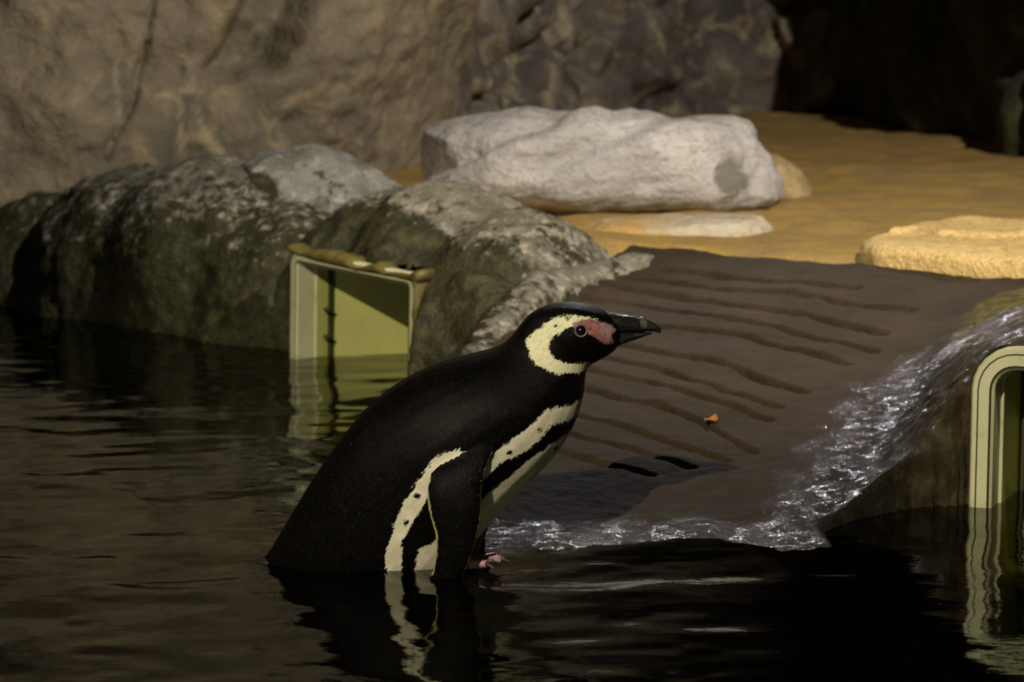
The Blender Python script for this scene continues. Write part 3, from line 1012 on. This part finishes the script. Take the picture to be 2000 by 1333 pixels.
def loft(D, Vn, Dep, yc=None, seg=28, per=5, sharp=1.0):
    """closed loft: dorsal (x,z), ventral (x,z), half depth, y centre"""
    yc = np.zeros(len(D)) if yc is None else np.asarray(yc, float)
    A = catmull(np.column_stack([D, Vn, Dep, yc]), per)
    VV, FF = [], []
    for r in A:
        c = (r[0:2] + r[2:4]) / 2
        h = (r[0:2] - r[2:4]) / 2
        for k in range(seg):
            a = 2 * np.pi * k / seg
            ca, sa = math.cos(a), math.sin(a)
            ss = math.copysign(abs(sa) ** sharp, sa)
            VV.append((c[0] + h[0] * ca, PY + r[5] + max(r[4], 0.001) * ss, c[1] + h[1] * ca))
    n = len(A)
    for i in range(n - 1):
        for k in range(seg):
            FF.append([i * seg + k, i * seg + (k + 1) % seg, (i + 1) * seg + (k + 1) % seg, (i + 1) * seg + k])
    FF.append(list(range(seg))[::-1])
    FF.append([(n - 1) * seg + k for k in range(seg)])
    return np.array(VV), FF

body = loft([pw(*r[0]) for r in RINGS], [pw(*r[1]) for r in RINGS], [r[2] for r in RINGS])

FLIP = [((905, 846), (972, 830), 0.012), ((872, 876), (966, 858), 0.011), ((848, 902), (952, 888), 0.010), ((838, 932), (944, 926), 0.009),
        ((844, 974), (944, 962), 0.0085), ((854, 1010), (938, 1002), 0.008), ((855, 1048), (926, 1045), 0.0075), ((847, 1082), (908, 1086), 0.006),
        ((826, 1108), (872, 1118), 0.005), ((800, 1132), (818, 1142), 0.003)]
yn = [-0.066, -0.080, -0.091, -0.098, -0.102, -0.103, -0.102, -0.100, -0.098, -0.096]
flip_n = loft([pw(*r[0]) for r in FLIP], [pw(*r[1]) for r in FLIP], [r[2] for r in FLIP], yn, 20)
# the far flipper swings a little further forward
def swing(pt, ang, piv=(935, 850)):
    x, y = pt[0] - piv[0], pt[1] - piv[1]
    c, s = math.cos(ang), math.sin(ang)
    return (piv[0] + x * c + y * s, piv[1] - x * s + y * c)
flip_f = loft([pw(*swing(r[0], 0.16)) for r in FLIP], [pw(*swing(r[1], 0.16)) for r in FLIP], [r[2] for r in FLIP], [-v for v in yn], 20)

# short legs running down into the feet
def leg(dx, y):
    D = [(850 + dx, 1010), (868 + dx, 1060), (878 + dx, 1095), (884 + dx, 1120)]
    Vn = [(925 + dx, 1020), (920 + dx, 1062), (912 + dx, 1092), (912 + dx, 1118)]
    return loft([pw(*p) for p in D], [pw(*p) for p in Vn], [0.026, 0.020, 0.014, 0.011], [y] * 4, 16)
legs = [leg(0, -0.042), leg(25, 0.045)]

VV, FF, n = [], [], 0
for v, f in [body, flip_n, flip_f] + legs:
    VV.append(v)
    FF += [[i + n for i in q] for q in f]
    n += len(v)
me = remeshed('penguin_body', mesh_from('penguin_src', np.concatenate(VV), FF), 0.0030, 3)
V = verts(me)
XZ = V[:, [0, 2]]

def W(poly):
    return [pw(*p) for p in poly]

HEAD = [(1086, 611), (1120, 609), (1152, 613), (1166, 618), (1158, 627), (1134, 626), (1112, 630), (1100, 637), (1084, 647), (1072, 658), (1069, 672), (1075, 684),
        (1086, 694), (1098, 697), (1118, 701), (1150, 703), (1150, 722), (1118, 719), (1092, 718), (1070, 712), (1050, 702), (1037, 690), (1029, 674), (1030, 656), (1042, 640), (1062, 625)]
CHEST = [(1160, 764), (1139, 771), (1112, 781), (1085, 780), (1060, 786), (1042, 806), (1018, 822), (996, 836), (963, 861), (936, 886), (900, 850), (870, 860), (848, 872),
         (820, 915), (793, 956), (777, 997), (759, 1054), (756, 1180), (790, 1180), (789, 1039), (804, 1005), (826, 969), (842, 940), (862, 915), (950, 912),
         (969, 887), (1025, 862), (1055, 840), (1077, 815), (1110, 811), (1134, 806), (1160, 798)]
BELLY = [(1160, 820), (1122, 832), (1077, 853), (1023, 886), (984, 921), (942, 952), (885, 1002), (848, 1036), (822, 1046), (812, 1100), (800, 1200), (1020, 1200), (1260, 900)]
PINK = [(1116, 622), (1134, 616), (1152, 615), (1170, 622), (1192, 630), (1202, 640), (1190, 652), (1202, 662), (1190, 667), (1172, 662), (1160, 650), (1146, 643), (1134, 648), (1122, 640)]
RIM = [(838, 925), (842, 950), (846, 975), (857, 1010), (855, 1048), (848, 1082)]
RIM2 = [(962, 858), (948, 890), (942, 926), (941, 965), (935, 1002), (924, 1045), (905, 1088)]
DOTS = [(819, 907, 5), (819, 942, 5), (798, 993, 6), (845, 985, 6), (1055, 822, 5), (1085, 628, 3), (1108, 616, 3), (995, 862, 4), (1085, 866, 4)]

tree_b = BVHTree.FromPolygons([Vector(q) for q in body[0]], body[1])
tr_n = BVHTree.FromPolygons([Vector(q) for q in flip_n[0]], flip_n[1])
tr_f = BVHTree.FromPolygons([Vector(q) for q in flip_f[0]], flip_f[1])
flip = np.zeros(len(V))
lat = np.abs(V[:, 1] - PY)
lo, hi = pw(780, 1160), pw(1010, 820)
cand = np.where((lat > 0.055) & (XZ[:, 0] > lo[0]) & (XZ[:, 0] < hi[0] + 0.05) & (XZ[:, 1] > lo[1]) & (XZ[:, 1] < hi[1]))[0]
for i in cand:
    p = Vector(V[i])
    dn = min(tr_n.find_nearest(p)[3], tr_f.find_nearest(p)[3])
    if dn < tree_b.find_nearest(p)[3]:
        flip[i] = 1.0
white = np.maximum(poly_sd(XZ, W(CHEST)), poly_sd(XZ, W(BELLY)))
for x, y, r in DOTS:
    q = pw(x, y)
    white = np.minimum(white, np.hypot(XZ[:, 0] - q[0], XZ[:, 1] - q[1]) - r * 0.0006)
white = np.where(flip > 0.5, -0.02, white)
head = poly_sd(XZ, W(HEAD))
for x, y, r in DOTS:
    q = pw(x, y)
    head = np.minimum(head, np.hypot(XZ[:, 0] - q[0], XZ[:, 1] - q[1]) - r * 0.0006)
pink = poly_sd(XZ, W(PINK))
rim = np.minimum(line_d(XZ, W(RIM)), line_d(XZ, W(RIM2)) + 0.0018)
rim = np.where(flip > 0.5, rim, 0.05)
legd = np.full(len(V), -0.02)
lp = pw(895, 1075)
legm = (V[:, 2] < pw(900, 1046)[1]) & (XZ[:, 0] > pw(862, 1080)[0]) & (XZ[:, 0] < pw(950, 1080)[0]) & (flip < 0.5)
legd = np.where(legm, 0.01, -0.02)
ax = pw(985, 672)
for nm, a in (('white', white), ('head', head), ('pink', pink), ('rim', rim), ('leg', legd), ('flip', flip)):
    fattr(me, nm, a)

def mat_penguin():
    n = N('penguin_plumage')
    vec = n.coord((1, 1, 1), (0, R(45), 0))
    long_ = n.node('ShaderNodeMapping', {0: vec, 3: (0.3, 1, 1)}).outputs[0]
    fe = n.noise(420, 3, 0.6, vec=long_)
    fe2 = n.noise(60, 4, 0.6)
    jit = n.math('ADD', n.math('MULTIPLY', n.math('SUBTRACT', fe, 0.5), 0.012), n.math('MULTIPLY', n.math('SUBTRACT', fe2, 0.5), 0.008))
    black = n.mix(n.rng(fe, 0.4, 0.7), (0.0015, 0.0015, 0.0015), (0.006, 0.005, 0.004))
    wcol = n.mix(n.rng(fe2, 0.35, 0.65), (0.74, 0.70, 0.56), (0.60, 0.57, 0.40))
    wcol = n.mix(n.rng(fe, 0.58, 0.75, 0, 0.5), wcol, (0.35, 0.32, 0.2))
    c = n.mix(n.rng(n.math('ADD', n.attr('white'), jit), -0.0008, 0.0012), black, wcol)
    hcol = n.mix(n.rng(fe, 0.35, 0.7), (0.82, 0.80, 0.56), (0.64, 0.62, 0.38))
    c = n.mix(n.rng(n.math('ADD', n.attr('head'), jit), -0.0008, 0.0012), c, hcol)
    pk = n.mix(n.rng(fe2, 0.4, 0.65), (0.27, 0.10, 0.09), (0.36, 0.22, 0.24))
    pm = n.noise(170, 4, 0.6)
    pk = n.mix(n.rng(pm, 0.50, 0.68, 0, 0.75), pk, (0.06, 0.03, 0.03))
    c = n.mix(n.rng(n.math('ADD', n.attr('pink'), n.math('MULTIPLY', jit, 0.5)), -0.001, 0.0015), c, pk)
    c = n.mix(n.rng(n.math('ADD', n.attr('rim'), n.math('MULTIPLY', jit, 0.3)), 0.0012, 0.0030, 0.85, 0), c, (0.45, 0.42, 0.17))
    c = n.mix(n.rng(n.attr('leg'), 0, 0.005), c, n.mix(fe2, (0.10, 0.06, 0.05), (0.30, 0.18, 0.18)))
    spark = n.noise(900, 2, 0.5, vec=long_)
    h = n.math('ADD', n.math('MULTIPLY', fe, 0.5), n.math('MULTIPLY', spark, 0.6))
    gl = n.noise(300, 2, 0.55, vec=n.node('ShaderNodeMapping', {0: n.coord(), 3: (1, 1, 0.4)}).outputs[0])
    dark = n.rng(n.math('ADD', n.math('MAXIMUM', n.attr('white'), n.attr('head')), jit), -0.001, 0.001, 1.0, 0.15)
    b = n.node('ShaderNodeBsdfPrincipled', {'Base Color': c, 'Roughness': 0.45, 'Specular IOR Level': 0.04,
               'Normal': n.bump(h, 0.6, 0.0012), 'Coat Weight': n.math('MULTIPLY', dark, 0.17), 'Coat Roughness': 0.05,
               'Coat Normal': n.bump(gl, 1.0, 0.004)})
    n.t.links.new(b.outputs[0], n.out.inputs[0])
    return n.m
M['penguin'] = mat_penguin()

def mat_simple(name, c1, c2, rough, scale=80, bump=0.2, stretch=(1, 1, 1), coat=0.0):
    n = N(name)
    f = n.noise(scale, 4, 0.6, vec=n.coord(stretch))
    return n.done(n.mix(n.rng(f, 0.35, 0.65), c1, c2), rough, n.bump(f, bump, 0.003), 0.5, coat)
M['bill'] = mat_simple('black_bill_horn', (0.008, 0.008, 0.007), (0.028, 0.027, 0.02), 0.3, 130, 0.8, (0.25, 1, 1.2))
M['bill_tip'] = mat_simple('grey_bill_band', (0.10, 0.09, 0.07), (0.05, 0.05, 0.035), 0.35, 200)
M['eye'] = mat_simple('dark_eye', (0.006, 0.003, 0.003), (0.014, 0.006, 0.005), 0.08, 30, 0.0, coat=1.0)
M['ring'] = mat_simple('grey_eye_skin', (0.20, 0.16, 0.16), (0.10, 0.08, 0.08), 0.5, 200)
M['foot'] = mat_simple('pink_web', (0.40, 0.24, 0.28), (0.22, 0.13, 0.14), 0.4, 120, 0.6)
M['claw'] = mat_simple('dark_claw', (0.03, 0.025, 0.02), (0.05, 0.04, 0.03), 0.35)

root = bpy.data.objects.new('penguin', None)
root.empty_display_size = 0.05
col.objects.link(root)
foot0 = pw(905, 1112)
root.location = (foot0[0], PY, foot0[1])
root['label'] = 'black and white penguin with banded chest, leaning forward in shallow water at the ramp'
root['category'] = 'penguin'
off = np.array((foot0[0], PY, foot0[1]))

def pen(name, V, F, mat, parent=root, smooth=True):
    return add(name, mesh_from(name, np.asarray(V) - off, F, smooth), mat, parent)

set_verts(me, V - off)
add('body', me, M['penguin'], root)

# bill: upper and lower mandible
UP = [((1180, 607), (1200, 650), 0.016), ((1205, 613), (1210, 650), 0.0135), ((1232, 617), (1234, 649), 0.0105), ((1256, 622), (1257, 648), 0.008), ((1273, 629), (1274, 648), 0.0055), ((1285, 636), (1285, 650), 0.0032), ((1292, 642), (1290, 652), 0.0015)]
v, f = loft([pw(*r[0]) for r in UP], [pw(*r[1]) for r in UP], [r[2] for r in UP], None, 20)
upb = pen('upper_bill', v, f, M['bill'])
LOW = [((1190, 648), (1204, 677), 0.0145), ((1212, 648), (1220, 671), 0.0115), ((1238, 648), (1243, 663), 0.009), ((1258, 648), (1262, 656), 0.0062), ((1272, 649), (1274, 653), 0.003)]
v, f = loft([pw(*r[0]) for r in LOW], [pw(*r[1]) for r in LOW], [r[2] for r in LOW], None, 16)
pen('lower_bill', v, f, M['bill'])
BAND = [((1250, 619), (1251, 645), 0.0093), ((1257, 620), (1258, 646), 0.0086), ((1263, 623), (1264, 646), 0.0080)]
v, f = loft([pw(*r[0]) for r in BAND], [pw(*r[1]) for r in BAND], [r[2] for r in BAND], None, 20)
pen('bill_band', v, f, M['bill_tip'])

# eyes sit on the surface of the head
bt = BVHTree.FromPolygons([Vector(q) for q in V], [list(pl.vertices) for pl in me.polygons])
ex, ez = pw(1133, 637)
for sgn in (-1, 1):
    hit = bt.ray_cast(Vector((ex, PY + sgn * 0.3, ez)), Vector((0, -sgn, 0)))
    c = np.array(hit[0])
    v0, f0 = ICO[4]
    nrm = np.array(hit[1])
    if nrm[1] * sgn < 0:
        nrm = -nrm
    eye = pen('eye', v0 * 0.0072 + c - nrm * 0.0036, f0, M['eye'])
    # fleshy ring
    zax = Vector(nrm)
    rot = zax.to_track_quat('Z', 'Y').to_matrix()
    vv, ff = [], []
    for i in range(24):
        a = 2 * np.pi * i / 24
        for k in range(8):
            b = 2 * np.pi * k / 8
            rr = 0.0070 + 0.0011 * math.cos(b)
            q = rot @ Vector((rr * math.cos(a), rr * math.sin(a), 0.0011 * math.sin(b)))
            vv.append(np.array(q) + c + nrm * 0.0002)
            ff.append([i * 8 + k, ((i + 1) % 24) * 8 + k, ((i + 1) % 24) * 8 + (k + 1) % 8, i * 8 + (k + 1) % 8])
    add('eye_ring', mesh_from('eye_ring', np.array(vv) - off, ff), M['ring'], eye)

# webbed feet: heel, three toes with webs between, claws
def foot(hx, hz, y, yaw, pitch):
    toes = [(-0.42, 0.052), (0.0, 0.060), (0.40, 0.051)]
    fm = []
    # web plate: fan of points, thick
    edge = []
    for i, (a, L_) in enumerate(toes):
        edge.append((a, L_))
        if i < 2:
            a2 = (a + toes[i + 1][0]) / 2
            edge.append((a2, 0.044))
    ring = [(-0.014, -0.010), (-0.016, 0.0), (-0.014, 0.010)]
    out = [(math.cos(a) * L_, math.sin(a) * L_) for a, L_ in edge]
    poly = [(-0.012, -0.010)] + out + [(-0.012, 0.010), (-0.018, 0.0)]
    m = len(poly)
    top = [(x, yy, 0.004) for x, yy in poly]
    bot = [(x, yy, -0.003) for x, yy in poly]
    vv = top + bot + [(0.012, 0, 0.009), (0.012, 0, -0.004)]
    ff = [[i, (i + 1) % m, m + (i + 1) % m, m + i][::-1] for i in range(m)]
    ff += [[i, (i + 1) % m, 2 * m] for i in range(m)]
    ff += [[m + (i + 1) % m, m + i, 2 * m + 1] for i in range(m)]
    def tr(P):
        P = np.asarray(P, float)
        c, s = math.cos(pitch), math.sin(pitch)
        P = np.stack([P[:, 0] * c - P[:, 2] * s, P[:, 1], P[:, 0] * s + P[:, 2] * c], 1)
        c, s = math.cos(yaw), math.sin(yaw)
        P = np.stack([P[:, 0] * c - P[:, 1] * s, P[:, 0] * s + P[:, 1] * c, P[:, 2]], 1)
        return P + (hx, PY + y, hz)
    fo = pen('foot', tr(vv), ff, M['foot'])
    def tube(p0, p1, r0, r1, name, mat):
        p0, p1 = np.array(p0, float), np.array(p1, float)
        d = (p1 - p0) / np.linalg.norm(p1 - p0)
        u = np.cross(d, (0, 0, 1)); u /= np.linalg.norm(u)
        w = np.cross(u, d)
        q, fc = [], []
        ts = np.linspace(0, 1, 6)
        for i, t in enumerate(ts):
            bulge = 1 + 0.18 * math.sin(t * 15)
            r = (r0 + (r1 - r0) * t) * bulge
            for k in range(8):
                a = 2 * np.pi * k / 8
                q.append(p0 + (p1 - p0) * t + r * (u * math.cos(a) + w * math.sin(a)))
        for i in range(5):
            for k in range(8):
                fc.append([i * 8 + k, i * 8 + (k + 1) % 8, (i + 1) * 8 + (k + 1) % 8, (i + 1) * 8 + k])
        fc.append(list(range(8))[::-1]); fc.append([40 + k for k in range(8)])
        add(name, mesh_from(name, tr(q) - off, fc), mat, fo)
    for a, L_ in toes:
        ca, sa = math.cos(a), math.sin(a)
        tube((0, 0, 0.004), (ca * L_, sa * L_, 0.002), 0.0065, 0.0042, 'toe', M['foot'])
        tube((ca * L_, sa * L_, 0.002), (ca * (L_ + 0.011), sa * (L_ + 0.011), -0.003), 0.003, 0.0006, 'claw', M['claw'])
    return fo

f1 = pw(886, 1088)
foot(f1[0], f1[1], -0.046, R(-14), R(9))
f2 = pw(895, 1112)
foot(f2[0], f2[1] - 0.004, 0.045, R(8), R(3))

# tail: stiff feathers trailing at the surface
TA = [((535, 1080), (548, 1112), 0.020), ((505, 1092), (510, 1106), 0.016), ((470, 1096), (470, 1103), 0.011), ((425, 1096), (425, 1100), 0.004)]
v, f = loft([pw(*r[0]) for r in TA], [pw(*r[1]) for r in TA], [r[2] for r in TA], None, 16)
tl = pen('tail', v, f, M['bill'])

# ================================================================== SMALL THINGS
def leaf(px, py):
    p = on_ramp(px, py)
    V, F = [], []
    nu, nv = 14, 7
    for i in range(nu):
        t = i / (nu - 1)
        w = 0.007 * math.sin(math.pi * min(max(t, 0.04), 0.96)) * (1 + 0.35 * math.sin(9 * t))
        for j in range(nv):
            s = j / (nv - 1) * 2 - 1
            V.append((0.034 * (t - 0.5), w * s, 0.004 + 0.004 * math.cos(5 * t) + 0.003 * s * s))
    a = R(60)
    V = np.array(V)
    V = np.stack([V[:, 0] * math.cos(a) - V[:, 1] * math.sin(a), V[:, 0] * math.sin(a) + V[:, 1] * math.cos(a), V[:, 2]], 1)
    V[:, 2] += 0.16 * V[:, 1]
    F = grid_faces(nu, nv)
    me = mesh_from('leaf', V, F)
    o = add('fallen_leaf', me, M['leaf'], label='small curled orange leaf lying on the grooved ramp', category='leaf')
    o.location = p
    md = o.modifiers.new('t', 'SOLIDIFY')
    md.thickness = 0.0008
    return o
M['leaf'] = mat_simple('orange_leaf', (0.62, 0.25, 0.03), (0.40, 0.14, 0.02), 0.6, 90)
leaf(1388, 826)
